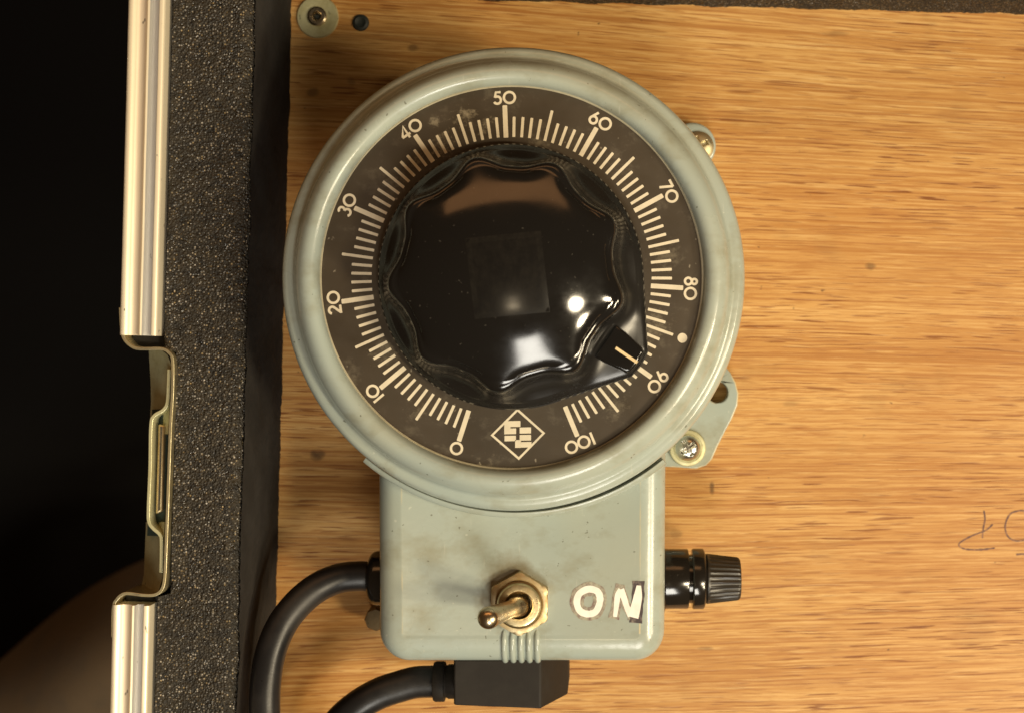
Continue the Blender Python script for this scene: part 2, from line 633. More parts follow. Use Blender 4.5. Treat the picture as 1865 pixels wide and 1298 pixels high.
# the shell leaves room for the latch dish
ya = CI(P(264, 640, 45)).y
yb = CI(P(255, 1080, 45)).y
v1, f1 = cbox(-31.0, -22.4, ya + 1.2, TOPY + 30, -12, 40.0)
v2, f2 = cbox(-31.0, -22.4, TOPY - LEN - 3, yb - 1.2, -12, 40.0)
mk('shell_wall', v1, f1, ABS, case)
mk('shell_wall', v2, f2, ABS, case)


def foam(name, along, length, x0, start, h, seedv):
    """foam slab with a rough cut skin: profile swept with jitter. along 'y' (left wall) or 'x' (far wall)"""
    prof = []
    w = 21.6
    for i in range(0, 41):
        prof.append((0.0, h * i / 41))
    rr = 3.6
    for i in range(0, 5):
        a = PI / 2 * i / 4
        prof.append((-rr + rr * math.cos(a), h - rr + rr * math.sin(a)))
    for i in range(1, 24):
        prof.append((-rr - (w - rr) * i / 23, h))
    prof.append((-w, 0.0))
    n = int(length / 0.9)
    verts, faces = [], []
    for j in range(n + 1):
        t = start + length * j / n
        for (u, zz) in prof:
            q = Vector((u * 0.9, t * 0.9, zz * 0.9 + seedv))
            d = mnoise.noise(q) * 0.28 + mnoise.noise(q * 0.12) * 0.5
            e = mnoise.noise(q + Vector((31, 7, 3))) * 0.28 + mnoise.noise(q * 0.08 + Vector((5, 0, 0))) * 0.5
            inner = u > -w + 0.5
            uu = u + (d if inner else 0)
            if along == 'y' and yb - 0.5 < t < ya + 0.5:
                uu = max(uu, -18.2)
            z2 = zz + (e if zz > 1 and inner else 0)
            verts.append(C((x0 + uu, t, z2)) if along == 'y' else C((t, x0 - uu, z2)))
    m_ = len(prof)
    fm = []
    for j in range(n):
        for i in range(m_ - 1):
            q = (j * m_ + i, (j + 1) * m_ + i, (j + 1) * m_ + i + 1, j * m_ + i + 1)
            faces.append(q if along == 'x' else tuple(reversed(q)))
            fm.append(1 if along == 'y' and i < 42 else 0)  # left wall's inner face takes the foam colour with shade painted in
    o = mk(name, verts, faces, [FOAM, FOAM_SHADE], case, smooth=80, midx=fm)
    return o


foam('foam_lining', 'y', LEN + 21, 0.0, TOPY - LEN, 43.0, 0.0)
foam('foam_lining', 'x', 298, TOPY, 0.4, 43.0, 50.0)


def rim(y0, y1):
    """aluminium edge extrusion: ridges and grooves swept along the wall"""
    pr = [(0.0, 36), (0.0, 45.4), (0.25, 45.9), (0.8, 46.1), (1.6, 45.9), (2.2, 45.2), (2.7, 44.7), (4.6, 44.7), (5.0, 45.0), (5.15, 46.0), (5.5, 46.35), (5.95, 46.2),
          (6.1, 45.6), (6.2, 44.0), (8.0, 44.0), (8.2, 45.6), (8.5, 46.2), (9.3, 46.2), (9.75, 45.8), (9.9, 45.2), (9.9, 36)]
    mi = [0, 0, 0, 0, 0, 1, 1, 1, 0, 0, 0, 2, 2, 2, 2, 0, 0, 0, 0, 0]
    n = 40
    verts, faces, mid = [], [], []
    m_ = len(pr)
    for j in range(n + 1):
        y = y0 + (y1 - y0) * j / n
        for (u, z) in pr:
            verts.append(C((-32.6 + u + mnoise.noise(Vector((y * .05, u, 3))) * 0.06, y, z + mnoise.noise(Vector((y * .2, u, z))) * 0.05)))
    for j in range(n):
        for i in range(m_ - 1):
            faces.append((j * m_ + i, (j + 1) * m_ + i, (j + 1) * m_ + i + 1, j * m_ + i + 1))
            mid.append(mi[i])
    faces.append(tuple(range(m_)))
    faces.append(tuple(reversed(range(n * m_, n * m_ + m_))))
    mid += [0, 0]
    return mk('rim_extrusion', verts, faces, [ALU, ALU_TAN, ALU_GREY], case, midx=mid, smooth=50)


rim(CI(P(264, 611, 46)).y, TOPY + 30)
rim(TOPY - LEN - 3, CI(P(250, 1102, 46)).y)

# latch dish: a bent sheet let into the wall, its edge seen from above
ZL = 45.6


def strip(pxs, z0, z1, th, name, mat, parent, n=6, lean=0.0):
    path = smooth_path([(*P(a, b, z1).xy, 0) for a, b in pxs], n)
    v_, f_ = stroke([(p.x, p.y) for p in path], th, z0, z1)
    if lean:
        v_ = [(x - lean if abs(z - z0) < 1e-6 else x, y, z) for x, y, z in v_]
    return mk(name, v_, f_, mat, parent, smooth=50, bevel=0.12)


dish = strip([(219, 560), (221, 598), (227, 619), (244, 633), (264, 635), (293, 635), (307, 642), (314, 658), (313.5, 719), (310, 779), (305, 920), (302, 997), (299.5, 1051),
              (294, 1073), (281, 1082.5), (259, 1083), (228, 1080), (212, 1091), (206, 1108), (205, 1160)], 8, ZL, 0.85, 'latch_dish', ZINC, case)
strip([(307.5, 672), (306.5, 700), (304.5, 732), (297, 746), (280, 757), (274.5, 775), (273, 850), (270, 925), (271, 950), (279, 962), (290, 972), (293.5, 985), (293, 1042)],
      6, ZL - 1.2, 0.9, 'catch_plate', PASSIV, dish)


def slant(pxs_top, pxs_bot, z1, z0, name, mat, th=0.8):
    A = [P(a, b, z1) for a, b in pxs_top]
    B = [P(a, b, z0) for a, b in pxs_bot]
    n = len(A)
    dn = Vector((-0.1, 0, -th))
    verts = A + B + [p + dn for p in A] + [p + dn for p in B]
    faces = []
    for i in range(n - 1):
        faces += [(i, n + i, n + i + 1, i + 1), (2 * n + i, 2 * n + i + 1, 3 * n + i + 1, 3 * n + i)]
    faces += [(0, 2 * n, 3 * n, n), (n - 1, 2 * n - 1, 4 * n - 1, 3 * n - 1)]
    for i in range(n - 1):
        faces += [(i, i + 1, 2 * n + i + 1, 2 * n + i), (n + i, 3 * n + i, 3 * n + i + 1, n + i + 1)]
    return mk(name, verts, faces, mat, dish, smooth=30)


slant([(294, 638), (305, 646), (311, 662), (310, 720), (306, 790)], [(271, 638), (272, 660), (274, 690), (275, 730), (272, 790)], 43.5, 33, 'dish_cheek', PASSIV)
slant([(300, 950), (298, 1000), (296, 1050), (288, 1080)], [(266, 950), (264, 1000), (262, 1045), (255, 1080)], 43.5, 33, 'dish_cheek', PASSIV)
slant([(308, 745), (306, 800), (302, 900), (299, 975)], [(277, 745), (275, 800), (271, 900), (268, 975)], 41.5, 38, 'catch_slot', TEAL)
v, f = prism([P(a, b, 42).xy for a, b in ((289, 771), (301, 774), (297, 930), (284, 936))], 30, 42.6)
mk('latch_bar', v, f, BRASS, dish, bevel=0.5)
v, f = prism([P(a, b, 42).xy for a, b in ((294.5, 776), (296, 776), (292, 928), (290, 928))], 42, 42.75)
mk('bar_groove', v, f, DARKM, dish)

# fixings and pen marks on the board
q = P(578, 31, 1)
wz = lathe([(2.2, 0.0), (6.1, 0.0), (6.2, 0.5), (5.9, 1.0), (2.9, 1.15), (2.2, 0.9)], q - Vector((0, 0, 1)), segs=64, closed=True)
mk('washer', *wz, PASSIV, board)
mk('rivet', *lathe([(2.9, 0.9), (2.8, 1.7), (2.3, 2.1), (1.5, 2.1), (1.0, 1.5), (0.75, 0.4), (0, 0.3)], q - Vector((0, 0, 1)), segs=40), NICKEL, board)
mk('rivet_hole', *lathe([(0.72, 0.5), (0.7, 0.75), (0, 0.8)], q - Vector((0, 0, 1)), segs=24), DARKM, board)
q = P(657, 42, 0)
mk('screw', *lathe([(2.5, 0.05), (2.3, 0.5), (1.6, 0.8), (1.0, 0.5), (0, 0.4)], q, segs=32), DARKM, board)


def penstroke(pxs, w, smooth=True, mat=PENCIL):
    pts = [(*P(a, b, 0).xy, 0) for a, b in pxs]
    path = smooth_path(pts, 8) if smooth else pts
    n = len(path)
    ws = [w * (0.75 + 0.5 * abs(mnoise.noise(Vector((i * .3, pxs[0][0], 0))) * 1.6)) for i in range(n)]
    v_, f_ = stroke([(p[0], p[1]) for p in path], ws, -0.1, 0.05 + random.random() * 0.05)
    return mk('pen_stroke', v_, f_, mat, board)


penstroke([(1792, 929), (1794, 945), (1791, 960), (1789, 979)], 0.5)
penstroke([(1808, 954), (1795, 965), (1772, 974), (1750, 986), (1747, 993), (1758, 999), (1785, 1000), (1812, 997)], 0.55)
penstroke([(1872, 931), (1858, 929), (1840, 935), (1831, 955), (1835, 975), (1850, 984), (1868, 982)], 0.55)
penstroke([(1851, 1009), (1862, 1008), (1878, 1008)], 0.7)

# ---------------------------------------------------------------- the variable transformer
CX, CY = -23.8, 19.45
var = empty('variable_transformer', (CX, CY, 0), 'grey-green enamelled variable transformer with black knob and brown 0 to 100 dial', 'transformer')
CC = Vector((CX, CY, 0))

casing = mk('casing', *lathe([(0, 0.4), (50.5, 0.4), (51, 3), (51, 52), (54, 56), (55.5, 58), (0, 58)], CC, segs=128), PAINT, var)
# cradle flange over the terminal box, only in the lower sector
R2, R1 = 60.8, 52.0
a0 = math.atan2(-math.sqrt(R2 ** 2 - 39.2 ** 2), -39.2)
a1 = math.atan2(-math.sqrt(R2 ** 2 - 38.7 ** 2), 38.7)
n = 60
prof = [(R1, 47.0), (R2 - 0.5, 47.0), (R2 + 0.1, 49.0), (R2, 54.6), (R2 - 0.35, 55.6), (R2 - 1.2, 56.2), (R2 - 1.5, 56.2), (59.0, 55.8), (58.9, 50.0), (R1, 50.0)]
verts, faces = [], []
for i in range(n + 1):
    a = a0 + (a1 - a0) * i / n
    for r, z in prof:
        verts.append((CX + r * math.cos(a), CY + r * math.sin(a), z))
m_ = len(prof)
for i in range(n):
    for j in range(m_):
        k = (j + 1) % m_
        faces.append((i * m_ + j, (i + 1) * m_ + j, (i + 1) * m_ + k, i * m_ + k))
faces += [tuple(range(m_)), tuple(reversed(range(n * m_, n * m_ + m_)))]
mk('cradle_flange', verts, faces, PAINT, var, smooth=40)

bez = [(47.05, 69.2), (47.15, 70.3), (47.35, 71.2), (47.7, 72.0), (48.3, 72.7), (49.1, 73.1), (50.0, 73.15), (51.0, 72.8), (52.0, 72.0), (52.9, 70.8),
       (53.6, 69.4), (54.0, 68.2), (54.3, 67.3), (54.7, 66.75), (55.3, 66.6), (56.1, 66.55), (56.8, 66.2), (57.4, 65.4), (57.8, 64.3), (58.0, 63.0), (58.0, 59.5), (57.7, 58.4),
       (56.8, 57.6), (54.0, 57.4), (46.6, 57.4), (46.6, 68.6)]


def wob(a, r, h):
    return r + 0.05 * math.sin(3 * a + 1) + 0.03 * math.sin(7 * a)


mk('bezel', *lathe(bez, CC, segs=200, rfun=wob, closed=True), PAINT, var, smooth=60)

ZD = 70.0
dial = mk('dial_plate', *lathe([(0, 68.8), (46.9, 68.8), (46.95, 69.8), (46.8, ZD), (0, ZD)], CC, segs=160), DIAL, var)
# thin dirty-cream reveal where the plate meets the bezel
mk('plate_edge', *lathe([(46.75, ZD - 0.1), (47.2, ZD - 0.1), (47.2, ZD + 0.25), (46.95, ZD + 0.3), (46.75, ZD + 0.12)], CC, segs=160, closed=True), mat_print('edge_cream', (0.40, 0.36, 0.25)), dial)

SD = sc(ZD)
TILT = math.radians(2.3)            # the plate sits a little anticlockwise


def dial_ang(val):
    """maths angle of a scale value; 0 lies lower left, 100 lower right, clockwise"""
    return math.radians(-90 - 20.2 - 3.196 * val) + TILT


def tick_mesh(name, r0, r1, w):
    v_, f_ = prism([(-w / 2 * 0.96, r0), (-w / 2, r0 + .25), (-w / 2, r1 - .2), (-w / 2 * .8, r1), (w / 2 * .8, r1), (w / 2, r1 - .2), (w / 2, r0 + .25), (w / 2 * .96, r0)], -0.03, 0.06)
    me = bpy.data.meshes.new(name)
    me.from_pydata([tuple(Vector(p) / 1000) for p in v_], [], f_)
    me.materials.append(CREAM)
    return me


T1 = tick_mesh('tick', 255 * SD, 292 * SD, 5.2 * SD)
T5 = tick_mesh('tick_five', 255 * SD, 312 * SD, 5.2 * SD)
T10 = tick_mesh('tick_ten', 254 * SD, 313 * SD, 8.6 * SD)
for i in range(101):
    o = bpy.data.objects.new('tick', T10 if i % 10 == 0 else (T5 if i % 5 == 0 else T1))
    COL.objects.link(o)
    o.parent = dial
    o.location = (Vector((CX, CY, ZD)) - ORG[dial]) / 1000
    o.rotation_euler = (0, 0, dial_ang(i) - PI / 2)


def arc(cx, cy, r, d0, d1, n=18, ry=None):
    ry = ry or r
    return [(cx + r * math.cos(math.radians(d0 + (d1 - d0) * i / n)), cy + ry * math.sin(math.radians(d0 + (d1 - d0) * i / n))) for i in range(n + 1)]


DIG = {  # strokes in a unit-high box: (points, closed), and an advance
    '0': ([(circ(.5, .5, .41, 28), True)], 1.0),
    '1': ([([(.22, .02), (.22, .98)], False)], .42),
    '2': ([(arc(.36, .70, .25, 165, -30) + [(.12, .09)], False), ([(.06, .08), (.68, .08)], False)], .78),
    '3': ([(arc(.33, .74, .21, 150, -80), False), (arc(.33, .29, .25, 85, -150), False)], .72),
    '4': ([([(.52, .0), (.52, .98), (.06, .28)], False), ([(.02, .26), (.72, .26)], False)], .82),
    '5': ([([(.60, .92), (.24, .92), (.17, .52)], False), (arc(.33, .34, .27, 125, -150), False)], .74),
    '6': ([(circ(.40, .32, .27, 24), True), ([(.50, .98), (.20, .50)], False)], .82),
    '7': ([([(.06, .92), (.66, .92)], False), ([(.62, .92), (.22, .0)], False)], .74),
    '8': ([(circ(.36, .74, .19, 22), True), (circ(.36, .29, .25, 24), True)], .76),
    '9': ([(circ(.38, .68, .27, 24), True), ([(.28, .02), (.58, .50)], False)], .82),
}


def numeral(text, val, h, rbase):
    wtot = sum(DIG[c][1] for c in text) * h
    a = dial_ang(val)
    er = Vector((math.cos(a), math.sin(a)))
    et = Vector((math.sin(a), -math.cos(a)))     # clockwise
    x = -wtot / 2
    parts = []
    k = 0
    for c in text:
        st, adv = DIG[c]
        for pts, closed in st:
            pp = []
            for (u, vv) in pts:
                q = Vector((CX, CY)) + er * (rbase + vv * h) + et * (x + u * h)
                pp.append((q.x, q.y))
            parts.append(stroke(pp, 0.60, ZD - 0.03, ZD + 0.05 + 0.015 * k, closed))
            k += 1
        x += adv * h
    v_, f_ = merge(*parts)
    mk('numeral', v_, f_, CREAM, dial, smooth=0)


for val in range(0, 101, 10):
    numeral(str(val), val, 24.5 * SD, 314.5 * SD)
a = dial_ang(85)
mk('red_line_dot', *lathe([(1.2, -0.03), (1.2, 0.05), (0, 0.06)], (CX + 330 * SD * math.cos(a), CY + 330 * SD * math.sin(a), ZD), segs=24), CREAM, dial).name = 'dot_mark'


# maker's emblem: stepped block letters in a diamond
def LP(px, py):
    return P(px, py, ZD).xy


dm = [LP(942.5, 743), LP(993, 788), LP(945, 837), LP(893.5, 792)]
c0 = sum((Vector(p) for p in dm), Vector((0, 0))) / 4
inn = [Vector(p) + (c0 - Vector(p)).normalized() * 0.75 for p in dm]
v, f = prism([tuple(p) for p in dm], ZD - 0.03, ZD + 0.055, [[tuple(p) for p in inn]])
mk('emblem_frame', v, f, CREAM, dial, smooth=0)
ZR = 6.217


def er_(x0, y0, x1, y1, k, sk=0.0):
    p = [LP(820 + x / ZR, 720 + (y - (x - 770) * 0.02) / ZR) for x, y in ((x0, y0), (x1, y0), (x1, y1), (x0, y1))]
    return prism(p, ZD - 0.03, ZD + 0.05 + k * 0.012)


parts = [er_(612, 285, 795, 352, 0), er_(612, 350, 682, 432, 1), er_(680, 368, 746, 432, 0), er_(615, 450, 744, 512, 0),
         er_(735, 500, 800, 588, 0), er_(786, 360, 915, 428, 0), er_(786, 444, 915, 508, 1), er_(798, 524, 920, 586, 1)]
v, f = merge(*parts)
mk('emblem_letters', v, f, CREAM, dial, smooth=0)

# ---- knob
PT = math.radians(-34.2)
LOBE = PT + math.radians(20)


def hull_outline():
    pts = [(32.4 * math.cos(2 * PI * i / 240), 32.4 * math.sin(2 * PI * i / 240)) for i in range(240)]
    tip = []
    for t in (-4.6, -3.6, 0, 3.6, 4.6):
        r = 36.9 if abs(t) > 4 else (38.0 if abs(t) > 1 else 38.5)
        tip.append((r * math.cos(PT) - t * math.sin(PT), r * math.sin(PT) + t * math.cos(PT)))
    pts = sorted(pts + tip)

    def half(ps):
        h = []
        for p in ps:
            while len(h) > 1 and (h[-1][0] - h[-2][0]) * (p[1] - h[-2][1]) - (h[-1][1] - h[-2][1]) * (p[0] - h[-2][0]) <= 0:
                h.pop()
            h.append(p)
        return h
    return half(pts)[:-1] + half(pts[::-1])[:-1]


HULL = hull_outline()


def hull_r(a):
    d = (math.cos(a), math.sin(a))
    for i in range(len(HULL)):
        p, q = HULL[i], HULL[(i + 1) % len(HULL)]
        e = (q[0] - p[0], q[1] - p[1])
        den = d[0] * e[1] - d[1] * e[0]
        if abs(den) < 1e-12:
            continue
        t = (p[0] * e[1] - p[1] * e[0]) / den
        u = (p[0] * d[1] - p[1] * d[0]) / den
        if t > 0 and -1e-6 <= u <= 1 + 1e-6:
            return t
    return 32.4


SEG = 360
HR = [hull_r(2 * PI * i / SEG) for i in range(SEG)]


def lob(a):
    return (0.5 + 0.5 * math.cos(9 * (a - LOBE))) ** 1.5


# rows: (z, hull weight, radius, lobe depth)
rows = [(70.35, 1, 1.0, 0), (70.9, 1, 1.004, 0), (73.2, 1, 1.0, 0), (74.2, 1, 0.985, 0), (74.7, 1, 0.955, 0),
        (75.0, .75, 31.4, 0.8), (75.4, .40, 31.0, 1.2), (76.2, .10, 30.4, 1.7), (77.6, 0, 29.7, 2.2), (79.6, 0, 29.1, 2.6), (82.4, 0, 28.7, 2.8), (85.4, 0, 28.4, 3.0)]
DR, DZ, DH = 25.9, 89.6, 6.9       # dome radius, edge height, rise
for i in range(0, 11):
    a = PI / 2 * (0.14 + 0.86 * i / 10)
    rows.append((86.0 + (DZ - 86.0) * math.sin(a) ** 0.94, 0, DR + (28.3 - DR) * math.cos(a) ** 0.85, 3.0 - 0.4 * i / 10))
verts, faces = [], []
rings = []
for (z, hw, r, dep) in rows:
    ring = []
    for i in range(SEG):
        a = 2 * PI * i / SEG
        if hw == 1:
            rr = HR[i] * r
        else:
            lr = r - dep * (1 - lob(a))
            rr = HR[i] * 0.95 * hw + lr * (1 - hw)
        ring.append(len(verts))
        verts.append((CX + rr * math.cos(a), CY + rr * math.sin(a), z))
    rings.append(ring)
ND = 34
for k in range(1, ND):
    t = 1 - k / ND
    ring = []
    z = DZ + DH * (1 - t ** 2)
    for i in range(SEG):
        a = 2 * PI * i / SEG
        rr = DR * t - 2.6 * (1 - lob(a)) * t ** 15
        ring.append(len(verts))
        verts.append((CX + rr * math.cos(a), CY + rr * math.sin(a), z))
    rings.append(ring)
pole = len(verts)
verts.append((CX, CY, DZ + DH))
for A, B in zip(rings, rings[1:]):
    for i in range(SEG):
        j = (i + 1) % SEG
        faces.append((A[i], A[j], B[j], B[i]))
for i in range(SEG):
    faces.append((rings[-1][i], rings[-1][(i + 1) % SEG], pole))
kmi = [1 if 3 * SEG <= k < 13 * SEG else 0 for k in range(len(faces))]
knob = mk('knob', verts, faces, [KNOB, GRIP], var, smooth=70, midx=kmi)


def pol(r, t, z):
    return (CX + r * math.cos(PT) - t * math.sin(PT), CY + r * math.sin(PT) + t * math.cos(PT), z)


# pointer block with its white line
pts = [(28.0, -4.9), (31, -4.7), (36.4, -3.8), (37.4, -3.0), (37.7, 0), (37.4, 3.0), (36.4, 3.8), (31, 4.7), (28, 4.9)]
v = [pol(r, t, 73.5) for r, t in pts] + [pol(r - 0.35 * (r > 26), t * 0.93, 78.0 - 0.10 * max(0, r - 30)) for r, t in pts]
m_ = len(pts)
f = [tuple(range(m_, 2 * m_)), tuple(reversed(range(m_)))] + [(i, (i + 1) % m_, m_ + (i + 1) % m_, m_ + i) for i in range(m_)]
mk('pointer', v, f, KNOB, knob, bevel=0.6, seg=3, smooth=50)
v = [pol(r, t, z) for (r, t, z) in ((30.9, -.36, 78.02), (37.2, -.36, 77.4), (37.2, .36, 77.4), (30.9, .36, 78.02), (30.9, -.36, 76.8), (37.2, -.36, 76.8), (37.2, .36, 76.8), (30.9, .36, 76.8))]
mk('pointer_line', v, [(0, 1, 2, 3), (4, 7, 6, 5), (0, 4, 5, 1), (1, 5, 6, 2), (2, 6, 7, 3), (3, 7, 4, 0)], mat_print('pointer_cream', (0.72, 0.55, 0.30)), knob, smooth=0)


# outline left by a square label, lying on the dome
def dome_z(x, y):
    t = math.hypot(x - CX, y - CY) / DR
    return DZ + DH * (1 - t * t)


sq = [P(847, 434, 96).xy, P(985, 420, 96).xy, P(1001, 568, 96).xy, P(864, 581, 96).xy]
verts, faces = [], []
NS = 14
for a_ in range(NS + 1):
    for b_ in range(NS + 1):
        u, w = a_ / NS, b_ / NS
        p = (Vector(sq[0]).lerp(Vector(sq[1]), u)).lerp(Vector(sq[3]).lerp(Vector(sq[2]), u), w)
        e = min(a_, b_, NS - a_, NS - b_)
        verts.append((p.x, p.y, dome_z(p.x, p.y) + (0.004 if e == 0 else 0.05 if e == 1 else 0.02)))
for a_ in range(NS):
    for b_ in range(NS):
        q = a_ * (NS + 1) + b_
        faces.append((q, q + 1, q + NS + 2, q + NS + 1))
pm_ = [1 if min(k // NS, k % NS, NS - 1 - k // NS, NS - 1 - k % NS) == 0 else 0 for k in range(NS * NS)]
mk('label_patch', verts, [tuple(reversed(q)) for q in faces], [RESID, RESEDGE], knob, smooth=80, midx=pm_)

# ---- terminal box
ZB = 52.0
sb = sc(ZB)
bx0, bx1 = P(689, 0, 47).x, P(1213, 0, 47).x
by0, by1 = P(0, 1202, 47).y, CY - 30


def rrect(x0, x1, y0, y1, r, inset=0.0, n=10):
    r = max(r - inset, 0.4)
    x0, x1, y0, y1 = x0 + inset, x1 - inset, y0 + inset, y1
    pts = []
    for cx, cy, d in ((x1 - r, y0 + r, -90), (x1, y1, None), (x0, y1, None), (x0 + r, y0 + r, 180)):
        if d is None:
            pts.append((cx, cy))
        else:
            pts += [(cx + r * math.cos(math.radians(d + 90 * i / n)), cy + r * math.sin(math.radians(d + 90 * i / n))) for i in range(n + 1)]
    return pts


lev = [(0.5, 0.3), (0.35, 10), (0.1, 30), (0.0, ZB - 6.2)]
for i in range(1, 9):
    a = PI / 2 * i / 8
    lev.append((6.2 * (1 - math.cos(a)) * 0.97, ZB - 6.2 + 6.2 * math.sin(a)))
lev += [(6.15, ZB + 0.02), (6.5, ZB + 0.05), (6.9, ZB + 0.03), (7.2, ZB - 0.02)]
verts, faces, mid = [], [], []
prev = None
for li, (ins, z) in enumerate(lev):
    o_ = rrect(bx0, bx1, by0, by1, 8.0, ins)
    row = []
    for x, y in o_:
        row.append(len(verts))
        # the casting narrows slightly towards its lower end
        tx = 1.0 - 0.012 * max(0.0, (CY - 30 - y)) / 70
        verts.append((((x - (bx0 + bx1) / 2) * tx + (bx0 + bx1) / 2), y, z))
    if prev:
        m_ = len(row)
        for i in range(m_):
            j = (i + 1) % m_
            faces.append((prev[i], prev[j], row[j], row[i]))
            vx = [verts[prev[i]], verts[prev[j]]]
            side = abs(vx[0][0] - vx[1][0]) < 2 and abs(vx[0][1] - vx[1][1]) > 20
            mid.append(1 if li == len(lev) - 2 and side else 0)
    prev = row
faces.append(tuple(prev))
mid.append(0)
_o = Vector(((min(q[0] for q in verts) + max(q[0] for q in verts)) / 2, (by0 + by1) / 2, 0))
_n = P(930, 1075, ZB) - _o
BOXP = mat_paint('box_enamel', dark_patch=((_n.x / 1000, _n.y / 1000, 0.0105),))  # ragged brown patch above and left of the toggle nut
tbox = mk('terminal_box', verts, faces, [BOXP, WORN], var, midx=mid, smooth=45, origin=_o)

# five cast ribs over the lower edge
for k in range(5):
    xr = P(918 + k * 15.0, 0, ZB).x
    path = [(xr, by0 + 9.5, ZB - 0.5), (xr, by0 + 8.2, ZB - 0.05), (xr, by0 + 6.4, ZB + 0.02)]
    for i in range(1, 9):
        a = PI / 2 * i / 8
        path.append((xr, by0 + 6.2 - 6.2 * math.sin(a), ZB - 6.2 + 6.2 * math.cos(a)))
    path += [(xr, by0, ZB - 14), (xr, by0 + 0.1, ZB - 20)]
    rs = [0.25, 0.6] + [0.82] * (len(path) - 3) + [0.3]
    v, f = tube(path, rs, 12)
    mk('rib', v, f, PAINT, tbox, smooth=60)

# hand-painted ON with its marker outline
zf = ZB + 0.02


def onp(x, y):
    return P(840 + x / 4.908, 1000 + y / 4.908, ZB).xy


def onstroke(pts, w, top, mat, name, closed=False, sm=True):
    pp = [(*onp(a, b), 0) for a, b in pts]
    if sm:
        pp = smooth_path(pp, 6, closed)
    ws = w if isinstance(w, (int, float)) else None
    n_ = len(pp)
    wl = [ws * sb / 4.908 * (1 + 0.16 * mnoise.noise(Vector((i * .35, top * 40, 0)))) if ws else
          (w[min(len(w) - 1, int(i / (n_ - 1) * (len(w) - 1)))] * (1 - ((i / (n_ - 1) * (len(w) - 1)) % 1)) + w[min(len(w) - 1, int(i / (n_ - 1) * (len(w) - 1)) + 1)] * ((i / (n_ - 1) * (len(w) - 1)) % 1)) * sb / 4.908
          for i in range(n_)]
    v_, f_ = stroke([(p[0], p[1]) for p in pp], wl, zf - 0.1, zf + top, closed)
    return mk(name, v_, f_, mat, tbox, smooth=0)


OC = [(1138, 352), (1215, 372), (1240, 430), (1232, 495), (1200, 555), (1140, 575), (1080, 560), (1045, 520), (1034, 455), (1060, 390)]
onstroke(OC, 122, 0.03, INK, 'marker_outline', True)
onstroke(OC, 60, 0.07, WHITE, 'letter_o', True)
NL = [(1375, 600), (1388, 500), (1400, 410), (1432, 360)]
NM = [(1425, 355), (1455, 430), (1480, 510), (1520, 590)]
NR = [(1535, 605), (1560, 510), (1580, 410), (1588, 320)]
onstroke([(1362, 618)] + NL[1:3] + [(1425, 310)], 92, 0.035, INK, 'marker_outline')
onstroke([(1415, 330)] + NM[1:] + [(1530, 620)], 80, 0.04, INK, 'marker_outline')
onstroke([(1560, 655), (1572, 510), (1582, 410), (1585, 280)], 112, 0.045, INKD, 'marker_outline')
onstroke(NL, [34, 46, 54, 60], 0.075, WHITE, 'letter_n_left')
onstroke(NM, [62, 54, 50, 66], 0.085, WHITE, 'letter_n_diagonal')
onstroke(NR, [100, 88, 74, 40], 0.095, WHITE, 'letter_n_right')

# ---- toggle switch
tc = P(946, 1099, 54)
hexp = [(tc.x + 8.35 * math.cos(math.radians(91 + 60 * i)), tc.y + 8.35 * math.sin(math.radians(91 + 60 * i))) for i in range(6)]
SEGN = 96


def hexr(a, r, h):
    b = (a - math.radians(89)) % (PI / 3) - PI / 6
    return min(r, 7.25 / math.cos(b)) if r > 6.6 else r


nut = mk('toggle_switch', *lathe([(5.9, 0), (8.4, 0.0), (8.4, 2.0), (8.05, 2.45), (7.4, 2.75), (6.7, 2.95), (6.2, 2.95), (5.9, 2.6)], (tc.x, tc.y, ZB), segs=144, rfun=hexr, closed=True), BRASS, var, smooth=25)
mk('bushing', *lathe([(5.85, 0.2), (5.85, 3.2), (5.7, 3.5), (5.75, 3.9), (5.6, 4.3), (5.3, 4.7), (4.9, 4.8), (3.75, 4.8), (3.5, 4.5), (3.4, 1.2), (0, 1.0)], (tc.x, tc.y, ZB), segs=72), mat_metal('switch_brass', (0.74, 0.62, 0.38), 0.30, (0.44, 0.32, 0.15), 300), nut)
mk('thread_ring', *lathe([(5.86, 3.3), (6.05, 3.45), (6.05, 3.75), (5.8, 3.95)], (tc.x, tc.y, ZB), segs=72, closed=True), mat_metal('dark_brass', (0.28, 0.18, 0.08), 0.5, (0.12, 0.08, 0.03), 300), nut)
b0 = Vector((tc.x + 0.25, tc.y - 0.2, ZB + 2.2))
b1 = b0 + (P(890, 1124, 68.5) - b0) / 0.84
dv = b1 - b0
path, rs = [], []
for t, r in ((0, 2.9), (.06, 3.0), (.12, 2.9), (.18, 2.5), (.24, 2.25), (.32, 2.2), (.5, 2.35), (.7, 2.6), (.84, 2.8)):
    path.append(b0 + dv * t)
    rs.append(r)
L_ = dv.length
for i in range(1, 9):
    a = PI / 2 * i / 8
    path.append(b0 + dv * (.84 + 2.8 / L_ * math.sin(a)))
    rs.append(max(0.02, 2.8 * math.cos(a)))
v, f = tube(path, rs, 40)
mk('lever', v, f, NICKEL, nut, smooth=60)

